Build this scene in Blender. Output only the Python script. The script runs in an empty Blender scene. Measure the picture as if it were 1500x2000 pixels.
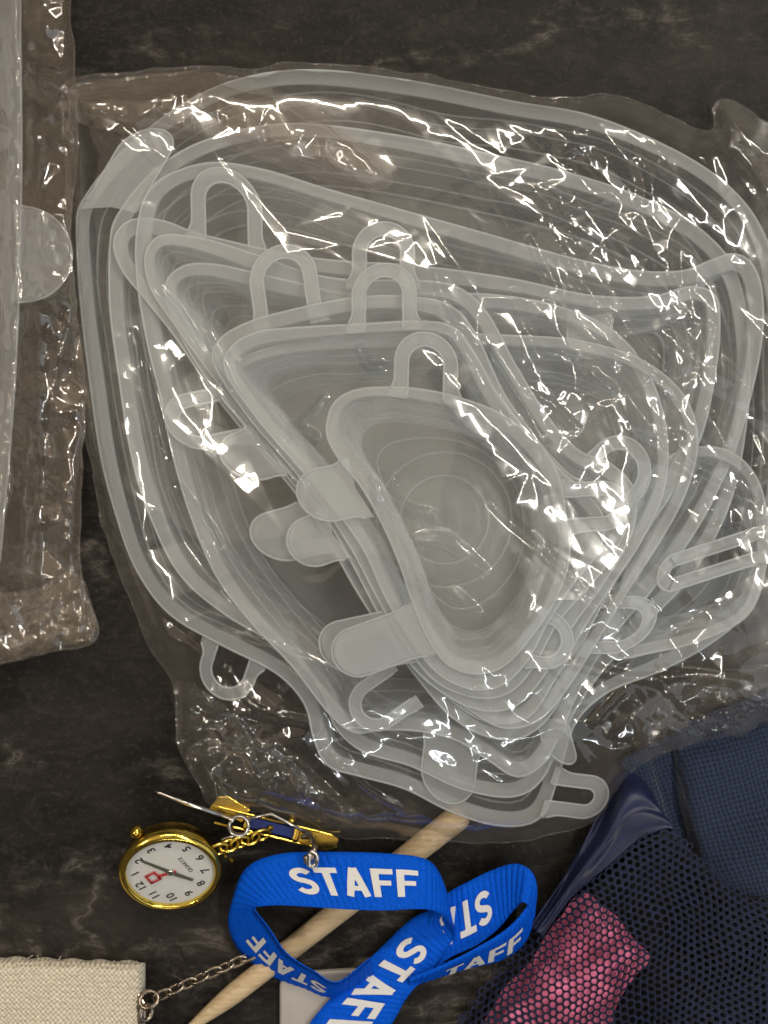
import bpy, bmesh, math, random
import numpy as np
from mathutils import Vector, Matrix
from mathutils.geometry import delaunay_2d_cdt

random.seed(4); rng = np.random.default_rng(11)
S = bpy.context.scene
COL = S.collection
CAM_H = 0.42          # metres above the counter
PX = 0.00017          # metres on the counter per pixel of the 1500x2000 photograph

# ------------------------------------------------------------------ camera
cam = bpy.data.cameras.new('camera'); cam_o = bpy.data.objects.new('camera', cam); COL.objects.link(cam_o)
cam_o.location = (0, 0, CAM_H)
cam.sensor_fit = 'VERTICAL'; cam.sensor_height = 24.0
cam.lens = 24.0 * CAM_H / (2000 * PX)
cam.clip_start = 0.01; cam.clip_end = 20
cam.dof.use_dof = True; cam.dof.focus_distance = CAM_H - 0.030
cam.dof.aperture_fstop = cam.lens * 1e-3 / 0.0042
S.camera = cam_o
# ------------------------------------------------------------------ light
w = bpy.data.worlds.new('World'); S.world = w; w.use_nodes = True
w.node_tree.nodes['Background'].inputs[0].default_value = (1.0, 0.86, 0.70, 1)
w.node_tree.nodes['Background'].inputs[1].default_value = 0.06

def area(name, loc, size, radiance, col, shape='DISK', target=(0, 0, 0), size_y=None):
    l = bpy.data.lights.new(name, 'AREA'); l.shape = shape; l.size = size
    if size_y: l.size_y = size_y
    A = math.pi * size * size / 4 if shape == 'DISK' else size * (size_y or size)
    l.energy = radiance * math.pi * A; l.color = col
    o = bpy.data.objects.new(name, l); COL.objects.link(o); o.location = loc
    o.rotation_euler = (Vector(target) - Vector(loc)).to_track_quat('-Z', 'Y').to_euler()
    return o
def strip_lamp(name, loc, length, width, radiance, col, along_y):
    o = area(name, loc, width if along_y else length, radiance, col, 'RECTANGLE', size_y=length if along_y else width)
    o.rotation_euler = (0, 0, 0); return o          # added strips look straight down
strip_lamp('highlight_strip_a', (0.74, 0.30, 1.5), 1.3, 0.018, 165, (1.0, 0.94, 0.84), True)  # four unseen overhead strips, added to draw thin highlights on the film
strip_lamp('highlight_strip_b', (0.15, 1.35, 1.5), 1.4, 0.020, 185, (1.0, 0.89, 0.74), False)
strip_lamp('highlight_strip_c', (-1.10, -0.05, 1.5), 0.7, 0.018, 150, (1.0, 0.91, 0.78), True)
strip_lamp('highlight_strip_d', (0.35, -1.15, 1.5), 0.9, 0.018, 60, (0.92, 0.96, 1.0), False)
area('warm_ceiling_glow', (-0.95, 0.80, 1.6), 2.2, 0.34, (1.0, 0.76, 0.55), 'SQUARE', (-0.95, 0.80, 0))
area('cool_fill_panel', (1.4, -0.8, 1.2), 1.5, 0.50, (0.80, 0.90, 1.0), 'SQUARE')  # unseen area lamp added for a bluish sheen on the film

S.view_settings.view_transform = 'Standard'; S.view_settings.look = 'None'
S.view_settings.exposure = 0.10; S.view_settings.gamma = 1.0
S.cycles.use_denoising = True
S.cycles.max_bounces = 3; S.cycles.diffuse_bounces = 2; S.cycles.glossy_bounces = 2
S.cycles.transmission_bounces = 2; S.cycles.transparent_max_bounces = 40
S.cycles.use_adaptive_sampling = True; S.cycles.adaptive_threshold = 0.03; S.cycles.adaptive_min_samples = 16
S.cycles.caustics_reflective = False; S.cycles.caustics_refractive = False
S.cycles.sample_clamp_indirect = 3.0

# ------------------------------------------------------------------ helpers
def P(px, py, z=0.0):
    k = PX * (CAM_H - z) / CAM_H
    return Vector(((px - 750) * k, (1000 - py) * k, z))
def Pn(px, py, z):
    k = PX * (CAM_H - z) / CAM_H
    return np.stack([(px - 750) * k, (1000 - py) * k, z], -1)

def link(name, verts, faces, mat=None, parent=None, smooth=True):
    m = bpy.data.meshes.new(name)
    if isinstance(verts, np.ndarray): verts = verts.tolist()
    m.from_pydata(verts, [], faces); m.update()
    if smooth: m.polygons.foreach_set('use_smooth', [True] * len(m.polygons))
    if mat: m.materials.append(mat)
    o = bpy.data.objects.new(name, m); COL.objects.link(o)
    if parent: o.parent = parent
    return o
def quadmesh(name, V, F, mat, parent=None):
    """fast mesh from numpy verts and quads"""
    m = bpy.data.meshes.new(name)
    n = len(F)
    m.vertices.add(len(V)); m.vertices.foreach_set('co', V.astype(np.float32).ravel())
    m.loops.add(n * 4); m.loops.foreach_set('vertex_index', F.astype(np.int32).ravel())
    m.polygons.add(n)
    m.polygons.foreach_set('loop_start', np.arange(0, n * 4, 4, dtype=np.int32))
    m.polygons.foreach_set('use_smooth', np.ones(n, dtype=bool))
    m.update(calc_edges=True); m.validate()
    m.materials.append(mat)
    o = bpy.data.objects.new(name, m); COL.objects.link(o)
    if parent: o.parent = parent
    return o
def thing(name, label, cat, loc=(0, 0, 0), group=None):
    o = bpy.data.objects.new(name, None); COL.objects.link(o); o.location = loc
    o.empty_display_size = 0.01
    o['label'] = label; o['category'] = cat
    if group: o['group'] = group
    return o
def tag(o, label, cat, group=None):
    o['label'] = label; o['category'] = cat
    if group: o['group'] = group
    return o
def seat(root):
    """keep children where they are although the Empty stands at the thing's base"""
    for c in root.children: c.matrix_parent_inverse = Matrix.Translation(-root.location)

def catmull(pts, n, closed=True):
    p = np.array(pts, float); k = len(p)
    if closed:
        q = np.vstack([p[-1], p, p[0], p[1]]); segs = k
    else:
        q = np.vstack([2 * p[0] - p[1], p, 2 * p[-1] - p[-2]]); segs = k - 1
    out = []
    for i in range(segs):
        a, b, c, d = q[i], q[i + 1], q[i + 2], q[i + 3]
        for t in np.linspace(0, 1, 24, endpoint=False):
            out.append(0.5 * (2 * b + (c - a) * t + (2 * a - 5 * b + 4 * c - d) * t * t + (3 * b - a - 3 * c + d) * t ** 3))
    if not closed: out.append(p[-1])
    out = np.array(out)
    cl = np.vstack([out, out[:1]]) if closed else out
    L = np.concatenate([[0], np.cumsum(np.linalg.norm(np.diff(cl, axis=0), axis=1))])
    s = np.linspace(0, L[-1], n, endpoint=not closed)
    return np.stack([np.interp(s, L, cl[:, j]) for j in range(p.shape[1])], -1)
def csmooth(a, it):
    for _ in range(it): a = 0.5 * a + 0.25 * (np.roll(a, 1, 0) + np.roll(a, -1, 0))
    return a

def tube(pts, r, seg=8, closed=False, rads=None, cap=True):
    pts = [Vector(p) for p in pts]; n = len(pts); V = []; F = []
    up = Vector((0, 0, 1)); prev = None
    for i, p in enumerate(pts):
        a = pts[(i - 1) % n] if (closed or i > 0) else p
        b = pts[(i + 1) % n] if (closed or i < n - 1) else p
        t = (b - a).normalized()
        if prev is None:
            x = t.cross(up)
            if x.length < 1e-4: x = t.cross(Vector((1, 0, 0)))
        else: x = prev - t * prev.dot(t)
        x.normalize(); prev = x; y = t.cross(x)
        rr = rads[i] if rads is not None else r
        for k in range(seg):
            an = 2 * math.pi * k / seg
            V.append(p + (x * math.cos(an) + y * math.sin(an)) * rr)
    m = n if closed else n - 1
    for i in range(m):
        j = (i + 1) % n
        for k in range(seg):
            l = (k + 1) % seg
            F.append((i * seg + k, i * seg + l, j * seg + l, j * seg + k))
    if cap and not closed:
        F.append(tuple(range(seg - 1, -1, -1))); F.append(tuple((n - 1) * seg + k for k in range(seg)))
    return V, F
def lathe(prof, seg=64, M=Matrix()):
    V = []; F = []
    for r, z in prof:
        for k in range(seg):
            a = 2 * math.pi * k / seg; V.append(M @ Vector((r * math.cos(a), r * math.sin(a), z)))
    for i in range(len(prof) - 1):
        for k in range(seg):
            l = (k + 1) % seg
            F.append((i * seg + k, i * seg + l, (i + 1) * seg + l, (i + 1) * seg + k))
    return V, F
def prism(poly, z0, z1, M=Matrix()):
    n = len(poly)
    V = [M @ Vector((x, y, z0)) for x, y in poly] + [M @ Vector((x, y, z1)) for x, y in poly]
    F = [tuple(range(n - 1, -1, -1)), tuple(range(n, 2 * n))] + [(i, (i + 1) % n, n + (i + 1) % n, n + i) for i in range(n)]
    return V, F
def join(parts):
    V = []; F = []
    for v, f in parts:
        o = len(V); V += list(v); F += [tuple(i + o for i in q) for q in f]
    return V, F
def bevel(o, wd, seg=2):
    m = o.modifiers.new('bevel', 'BEVEL'); m.width = wd; m.segments = seg; m.limit_method = 'ANGLE'
    return o

# ------------------------------------------------------------------ materials
class NT:
    def __init__(s, name):
        s.m = bpy.data.materials.new(name); s.m.use_nodes = True; s.t = s.m.node_tree
        s.t.nodes.clear(); s.out = s.n('ShaderNodeOutputMaterial')
    def n(s, t, ins=None, **kw):
        x = s.t.nodes.new(t)
        for k, v in kw.items(): setattr(x, k, v)
        for k, v in (ins or {}).items():
            if isinstance(v, bpy.types.NodeSocket): s.t.links.new(v, x.inputs[k])
            else: x.inputs[k].default_value = v
        return x
    def math(s, op, a, b=0.0, c=None):
        ins = {0: a, 1: b}
        if c is not None: ins[2] = c
        return s.n('ShaderNodeMath', ins, operation=op).outputs[0]
    def ramp(s, fac, stops, interp='LINEAR'):
        r = s.n('ShaderNodeValToRGB', {0: fac}); e = r.color_ramp; e.interpolation = interp
        while len(e.elements) > 1: e.elements.remove(e.elements[-1])
        for i, (p, c) in enumerate(stops):
            el = e.elements[0] if i == 0 else e.elements.new(p)
            el.position = p; el.color = tuple(c) + (1,) if len(c) == 3 else c
        return r.outputs[0]
    def end(s, sh): s.t.links.new(sh, s.out.inputs[0]); return s.m

def mat_silicone(name, base, graze, col=(0.90, 0.95, 0.99)):
    n = NT(name)
    f = n.n('ShaderNodeLayerWeight', {0: 0.5}).outputs['Facing']
    op = n.math('MULTIPLY_ADD', n.math('POWER', f, 1.6), graze, base)
    d = n.n('ShaderNodeBsdfDiffuse', {'Color': col + (1,)}).outputs[0]
    t = n.n('ShaderNodeBsdfTranslucent', {'Color': col + (1,)}).outputs[0]
    dt = n.n('ShaderNodeMixShader', {0: 0.38, 1: d, 2: t}).outputs[0]
    tr = n.n('ShaderNodeBsdfTransparent', {0: (0.985, 0.985, 0.975, 1)}).outputs[0]
    mx = n.n('ShaderNodeMixShader', {0: op, 1: tr, 2: dt}).outputs[0]
    fr = n.math('MULTIPLY_ADD', n.math('POWER', f, 5.0), 0.20, 0.010)
    gl = n.n('ShaderNodeBsdfGlossy', {'Color': (1, 1, 1, 1), 'Roughness': 0.30}).outputs[0]
    return n.end(n.n('ShaderNodeMixShader', {0: fr, 1: mx, 2: gl}).outputs[0])

def mat_film(name, haze, refl, rough=0.07, col=(0.9, 0.87, 0.82)):
    n = NT(name)
    f = n.n('ShaderNodeLayerWeight', {0: 0.5}).outputs['Facing']
    fr = n.math('MULTIPLY_ADD', n.math('POWER', f, 4.0), 0.6, refl)
    hz = n.math('MULTIPLY_ADD', n.math('POWER', f, 2.0), 0.18, haze)
    d = n.n('ShaderNodeBsdfDiffuse', {'Color': col + (1,)}).outputs[0]
    t = n.n('ShaderNodeBsdfTranslucent', {'Color': col + (1,)}).outputs[0]
    dt = n.n('ShaderNodeMixShader', {0: 0.4, 1: d, 2: t}).outputs[0]
    tr = n.n('ShaderNodeBsdfTransparent', {0: (0.985, 0.98, 0.97, 1)}).outputs[0]
    mx = n.n('ShaderNodeMixShader', {0: hz, 1: tr, 2: dt}).outputs[0]
    g1 = n.n('ShaderNodeBsdfGlossy', {'Color': (1, 1, 1, 1), 'Roughness': rough}).outputs[0]
    g2 = n.n('ShaderNodeBsdfGlossy', {'Color': (1, 1, 1, 1), 'Roughness': 0.20}).outputs[0]
    gl = n.n('ShaderNodeMixShader', {0: 0.20, 1: g1, 2: g2}).outputs[0]
    return n.end(n.n('ShaderNodeMixShader', {0: fr, 1: mx, 2: gl}).outputs[0])

def mat_pbr(name, col, rough=0.5, metal=0.0, noise=0.0, nscale=400, bump=0.0, bdist=0.0003, coat=0.0, spec=0.5):
    n = NT(name)
    geo = n.n('ShaderNodeTexCoord').outputs['Object']
    nz = n.n('ShaderNodeTexNoise', {'Vector': geo, 'Scale': float(nscale), 'Detail': 4.0}).outputs[0]
    c0 = tuple(c * (1 - noise) for c in col); c1 = tuple(min(1, c * (1 + noise)) for c in col)
    cc = n.ramp(nz, [(0.3, c0), (0.7, c1)])
    rr = n.math('MULTIPLY_ADD', nz, 0.2, rough - 0.1)
    ins = {'Base Color': cc, 'Roughness': rr, 'Metallic': metal}
    if bump: ins['Normal'] = n.n('ShaderNodeBump', {'Strength': bump, 'Distance': bdist, 'Height': nz}).outputs[0]
    b = n.n('ShaderNodeBsdfPrincipled', ins)
    b.inputs['Coat Weight'].default_value = coat
    b.inputs['Specular IOR Level'].default_value = spec
    return n.end(b.outputs[0])

def mat_counter():
    n = NT('dark_stone_laminate')
    co = n.n('ShaderNodeTexCoord').outputs['Object']
    mp = n.n('ShaderNodeMapping', {0: co, 2: (0, 0, math.radians(28)), 3: (7.0, 20.0, 1.0)}).outputs[0]
    w1 = n.n('ShaderNodeTexNoise', {'Vector': co, 'Scale': 9.0, 'Detail': 5.0, 'Roughness': 0.6}).outputs['Color']
    wp = n.n('ShaderNodeMixRGB', {0: 0.55, 1: mp, 2: w1}, blend_type='ADD').outputs[0]
    big = n.n('ShaderNodeTexNoise', {'Vector': wp, 'Scale': 1.1, 'Detail': 9.0, 'Roughness': 0.65}).outputs[0]
    mid = n.n('ShaderNodeTexNoise', {'Vector': co, 'Scale': 70.0, 'Detail': 8.0, 'Roughness': 0.7, 'Distortion': 0.8}).outputs[0]
    fine = n.n('ShaderNodeTexNoise', {'Vector': co, 'Scale': 520.0, 'Detail': 8.0, 'Roughness': 0.8}).outputs[0]
    base = n.ramp(big, [(0.36, (0.0025, 0.0022, 0.0020)), (0.50, (0.0088, 0.0078, 0.0068)), (0.70, (0.032, 0.027, 0.0225))])
    ms = n.n('ShaderNodeMapping', {0: co, 2: (0, 0, math.radians(24)), 3: (80.0, 150.0, 1.0)}).outputs[0]
    stx = n.n('ShaderNodeTexNoise', {'Vector': ms, 'Scale': 1.0, 'Detail': 10.0, 'Roughness': 0.75, 'Distortion': 1.2}).outputs[0]
    m1 = n.n('ShaderNodeMixRGB', {0: n.ramp(stx, [(0.50, (0, 0, 0)), (0.80, (0.55, 0.55, 0.55))]), 1: base, 2: (0.070, 0.061, 0.051, 1)}).outputs[0]
    m2 = n.n('ShaderNodeMixRGB', {0: n.ramp(fine, [(0.54, (0, 0, 0)), (0.74, (0.85, 0.85, 0.85))]), 1: m1, 2: (0.080, 0.068, 0.056, 1)}).outputs[0]
    v = n.n('ShaderNodeTexNoise', {'Vector': wp, 'Scale': 0.75, 'Detail': 10.0, 'Roughness': 0.65}).outputs[0]
    va = n.math('ABSOLUTE', n.math('SUBTRACT', v, 0.5))
    vm = n.ramp(va, [(0.0, (0.45, 0.45, 0.45)), (0.010, (0.15, 0.15, 0.15)), (0.035, (0, 0, 0))])
    vm2 = n.math('MULTIPLY', vm, n.ramp(mid, [(0.42, (0, 0, 0)), (0.62, (1, 1, 1))]))
    m3 = n.n('ShaderNodeMixRGB', {0: vm2, 1: m2, 2: (0.24, 0.21, 0.18, 1)}).outputs[0]
    h = n.math('ADD', n.math('MULTIPLY', fine, 0.5), mid)
    bp = n.n('ShaderNodeBump', {'Strength': 0.35, 'Distance': 0.0006, 'Height': h}).outputs[0]
    rr = n.math('MULTIPLY_ADD', fine, 0.25, 0.32)
    return n.end(n.n('ShaderNodeBsdfPrincipled', {'Base Color': m3, 'Roughness': rr, 'Normal': bp, 'Specular IOR Level': 0.18}).outputs[0])

def mat_weave(name, c0, c1, scale, rough=0.8, rot=0.0, bump=0.8, dist=0.0004, sheen=0.3):
    n = NT(name)
    co = n.n('ShaderNodeTexCoord').outputs['Object']
    ns = n.n('ShaderNodeTexNoise', {'Vector': co, 'Scale': 60.0, 'Detail': 3.0}).outputs['Color']
    wp = n.n('ShaderNodeMixRGB', {0: 0.0035, 1: co, 2: ns}, blend_type='ADD').outputs[0]
    mp = n.n('ShaderNodeMapping', {0: wp, 2: (0, 0, rot), 3: (scale, scale, scale)}).outputs[0]
    sp = n.n('ShaderNodeSeparateXYZ', {0: mp})
    sx = n.math('SINE', sp.outputs[0]); sy = n.math('SINE', sp.outputs[1])
    pr = n.math('MULTIPLY_ADD', n.math('MULTIPLY', sx, sy), 0.5, 0.5)
    fz = n.n('ShaderNodeTexNoise', {'Vector': co, 'Scale': 900.0, 'Detail': 3.0}).outputs[0]
    h = n.math('MULTIPLY_ADD', fz, 0.5, pr)
    cc = n.ramp(h, [(0.2, c0), (1.0, c1)])
    bp = n.n('ShaderNodeBump', {'Strength': bump, 'Distance': dist, 'Height': h}).outputs[0]
    b = n.n('ShaderNodeBsdfPrincipled', {'Base Color': cc, 'Roughness': rough, 'Normal': bp, 'Specular IOR Level': 0.3})
    b.inputs['Sheen Weight'].default_value = sheen
    return n.end(b.outputs[0])

def mat_wood():
    n = NT('pale_bamboo')
    co = n.n('ShaderNodeTexCoord').outputs['Object']
    a = math.atan2(-(2020 - 1585), -(905 - 350))
    mp = n.n('ShaderNodeMapping', {0: co, 2: (0, 0, -math.atan2(435, 555)), 3: (40.0, 900.0, 900.0)}).outputs[0]
    g = n.n('ShaderNodeTexNoise', {'Vector': mp, 'Scale': 1.0, 'Detail': 4.0, 'Roughness': 0.6}).outputs[0]
    c = n.ramp(g, [(0.3, (0.52, 0.37, 0.20)), (0.7, (0.76, 0.60, 0.38))])
    bp = n.n('ShaderNodeBump', {'Strength': 0.3, 'Distance': 0.0002, 'Height': g}).outputs[0]
    return n.end(n.n('ShaderNodeBsdfPrincipled', {'Base Color': c, 'Roughness': 0.55, 'Normal': bp}).outputs[0])

M_counter = mat_counter()
M_bowl = mat_silicone('silicone_wall', 0.105, 0.95)
M_rim = mat_silicone('silicone_rim', 0.29, 0.50)
M_line = mat_silicone('silicone_fold_line', 0.16, 0.30)
M_edge_light = mat_silicone('silicone_edge_light', 0.48, 0.35)  # extra opacity stands for light caught inside the silicone edge
M_film = mat_film('clear_film', 0.012, 0.09, 0.055, (0.9, 0.83, 0.74))
M_film_low = mat_film('clear_film_underside', 0.02, 0.035, 0.14)
M_film_left = mat_film('clear_film_warm_sheen', 0.13, 0.16, 0.055, (0.86, 0.70, 0.53))  # film haze tinted tan to carry the warm ceiling reflection
M_gold = mat_pbr('polished_gold', (0.93, 0.68, 0.13), 0.17, 1.0, 0.08, 300)
M_steel = mat_pbr('bright_steel', (0.78, 0.76, 0.72), 0.2, 1.0, 0.05)
M_bronze = mat_pbr('dark_nickel', (0.42, 0.36, 0.29), 0.28, 1.0, 0.25, 500)
M_dial = mat_pbr('dial_white', (0.80, 0.79, 0.74), 0.5, 0, 0.02)
M_ink = mat_pbr('dial_ink', (0.03, 0.03, 0.035), 0.6)
M_red = mat_pbr('red_enamel', (0.62, 0.03, 0.04), 0.45)
M_hand = mat_pbr('hand_grey', (0.22, 0.22, 0.17), 0.4, 0.6)
M_enamel = mat_pbr('blue_enamel', (0.01, 0.04, 0.24), 0.2, 0, 0.1, coat=0.5)
M_ribbon = mat_pbr('blue_webbing', (0.0, 0.10, 0.70), 0.75, 0, 0.22, 1500, 0.35, 0.0003, spec=0.12)
M_print = mat_pbr('white_print', (0.78, 0.78, 0.76), 0.6, 0, 0.06, 2500, 0.25, 0.0001)
M_canvas = mat_weave('cream_canvas', (0.46, 0.39, 0.28), (0.90, 0.83, 0.67), 2 * math.pi / 0.0016, 0.9, 0.04, 0.8, 0.0005)
M_navy = mat_weave('navy_weave', (0.001, 0.002, 0.007), (0.014, 0.032, 0.085), 2 * math.pi / 0.0021, 0.7, 0.5, 1.0, 0.0004)
M_satin = mat_pbr('navy_satin', (0.012, 0.018, 0.062), 0.42, 0, 0.15, 200, 0.1)
M_mesh = mat_pbr('navy_knit', (0.007, 0.012, 0.042), 0.75, 0, 0.7, 500, 0.8)
M_lining = mat_pbr('black_lining', (0.004, 0.004, 0.006), 0.9)
M_pink = mat_pbr('pink_fabric', (0.88, 0.17, 0.32), 0.7, 0, 0.50, 70, 0.3)
M_tag = mat_pbr('grey_plastic', (0.46, 0.43, 0.39), 0.4, 0, 0.08, 120)
M_wood = mat_wood()
n_ = NT('watch_glass')
fz_ = n_.n('ShaderNodeLayerWeight', {0: 0.5}).outputs['Facing']
M_glass = n_.end(n_.n('ShaderNodeMixShader', {0: n_.math('MULTIPLY_ADD', n_.math('POWER', fz_, 4.0), 0.6, 0.05),
    1: n_.n('ShaderNodeBsdfTransparent').outputs[0], 2: n_.n('ShaderNodeBsdfGlossy', {'Roughness': 0.03}).outputs[0]}).outputs[0])

# ------------------------------------------------------------------ counter
V, F = [], []
for z in (-0.03, 0.0):
    V += [(-0.6, -0.7, z), (0.6, -0.7, z), (0.6, 0.7, z), (-0.6, 0.7, z)]
F = [(3, 2, 1, 0), (4, 5, 6, 7), (0, 1, 5, 4), (1, 2, 6, 5), (2, 3, 7, 6), (3, 0, 4, 7)]
o = link('countertop', V, F, M_counter, smooth=False); o['kind'] = 'structure'

# ------------------------------------------------------------------ silicone lids
ENV = []      # (px, py, z) samples of everything the film must lie on
def lid(name, label, pts, z, zfloor, k=0.82, centre=None, flange=26, zvar=None, circ=0.45, N=260, rings_on=False):
    mm = 0.001; root_c = np.mean(np.array(pts), 0)
    root = thing(name, label, 'silicone lid', P(root_c[0], root_c[1], 0), 'translucent silicone lids')
    c = catmull(pts, N)
    zz = np.full(N, z * mm)
    if zvar:
        for (x, y, r, dz) in zvar:
            zz += dz * mm * np.exp(-((c[:, 0] - x) ** 2 + (c[:, 1] - y) ** 2) / (2 * r * r))
    # inward normals
    t = np.roll(c, -2, 0) - np.roll(c, 2, 0); nr = np.stack([-t[:, 1], t[:, 0]], -1)
    nr /= np.linalg.norm(nr, axis=1)[:, None] + 1e-9
    area2 = np.sum(c[:, 0] * np.roll(c[:, 1], -1) - np.roll(c[:, 0], -1) * c[:, 1])
    if area2 < 0: nr = -nr
    nr = csmooth(nr, 3)
    g = np.random.default_rng(int(abs(pts[0][0]) * 7 + z * 13))
    th_ = np.linspace(0, 2 * math.pi, N, endpoint=False)
    wob = sum(g.normal(0, 1 / (q_ ** .5)) * np.sin(q_ * th_ + g.uniform(0, 6.3)) for q_ in range(2, 9)) / 2.2
    wob2 = sum(g.normal(0, 1 / (q_ ** .35)) * np.sin(q_ * th_ + g.uniform(0, 6.3)) for q_ in range(3, 26)) / 3.2
    inner = csmooth(c + nr * (flange * np.clip(1 + .30 * wob, .55, 1.5))[:, None], 4)
    tilt = np.clip(wob, -1.2, 1.2) * -1.3 * mm - 0.6 * mm
    mid = 0.5 * (c + inner)
    # rim: closed rounded cross-section
    prof = [(0, -.5), (-.02, 0), (0, .6), (.03, .92), (.08, 1), (.5, .97), (.92, 1), (.97, .9), (1, .4), (1, -.4), (.95, -.9), (.5, -.9), (.05, -.9)]
    th = 0.85 * mm
    rings = []
    for u, v in prof:
        q = c + (inner - c) * u
        rings.append(Pn(q[:, 0], q[:, 1], zz + tilt * u + v * th))
    R = np.array(rings); m = len(prof)
    Vv = R.reshape(-1, 3)
    i, j = np.meshgrid(np.arange(m), np.arange(N), indexing='ij')
    Fq = np.stack([i * N + j, i * N + (j + 1) % N, ((i + 1) % m) * N + (j + 1) % N, ((i + 1) % m) * N + j], -1).reshape(-1, 4)
    rim = quadmesh('rim', Vv, Fq, M_rim, root)
    bv, bf = tube([Vector(p) for p in Pn(c[:, 0], c[:, 1], zz + 0.0006)], 0.00036, 6, closed=True)
    link('edge_light_line', bv, bf, M_edge_light, rim)  # tube added to draw the bright line of light along the rim
    # bowl: wall with ledges, floor with moulded rings
    if centre is None: centre = inner.mean(0)
    centre = np.array(centre, float)
    base = csmooth(centre + (inner - centre) * k, 14)
    rr = np.linalg.norm(base - centre, axis=1).mean() * circ
    ang = np.arctan2(base[:, 1] - centre[1], base[:, 0] - centre[0])
    circ_p = centre + rr * np.stack([np.cos(ang), np.sin(ang)], -1)
    rings = []
    K = 26
    for a in range(K + 1):
        s = a / K
        f = s ** 1.25 + 0.020 * math.sin(s * math.pi * 4)
        g = 1 - s - 0.020 * math.sin(s * math.pi * 4 + 0.6)
        q = inner + (base - inner) * min(max(f, 0), 1.02) + nr * (7.0 * wob2 * math.sin(s * math.pi) ** .8)[:, None]
        rings.append(Pn(q[:, 0], q[:, 1], zfloor * mm + (zz + tilt - zfloor * mm) * min(max(g, 0), 1) - 0.0002))
    K2 = 22
    for a in range(1, K2 + 1):
        s = a / K2
        q = base + (circ_p - base) * s if s < 1 else circ_p
        rings.append(Pn(q[:, 0], q[:, 1], np.full(N, zfloor * mm)))
    for a in range(1, 16):
        s = 1 - a / 15.5
        q = centre + (circ_p - centre) * s
        rings.append(Pn(q[:, 0], q[:, 1], np.full(N, zfloor * mm + (0.0006 if rings_on and a in (4, 5, 9, 13) else 0.0))))
    R = np.array(rings); m = len(R); Vv = R.reshape(-1, 3)
    i, j = np.meshgrid(np.arange(m - 1), np.arange(N), indexing='ij')
    Fq = np.stack([i * N + j, (i + 1) * N + j, (i + 1) * N + (j + 1) % N, i * N + (j + 1) % N], -1).reshape(-1, 4)
    b = quadmesh('bowl', Vv, Fq, M_bowl, root)
    for ri, rad in ((6, .00030), (12, .00022), (20, .00028), (26, .00035)):
        bv, bf = tube([Vector(p) for p in R[ri][::2]], rad, 5, closed=True); link('moulded_line', bv, bf, M_line, b)
    if rings_on:
        for ri in (K + 12, K + K2 + 1, K + K2 + 6):
            bv, bf = tube([Vector(p) for p in R[ri][::2]], .00034, 5, closed=True); link('moulded_line', bv, bf, M_line, b)
    for q, zq in zip(c, zz): ENV.append((q[0], q[1], zq + th))
    for q, zq in zip(mid, zz): ENV.append((q[0], q[1], zq + th))
    return root

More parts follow.
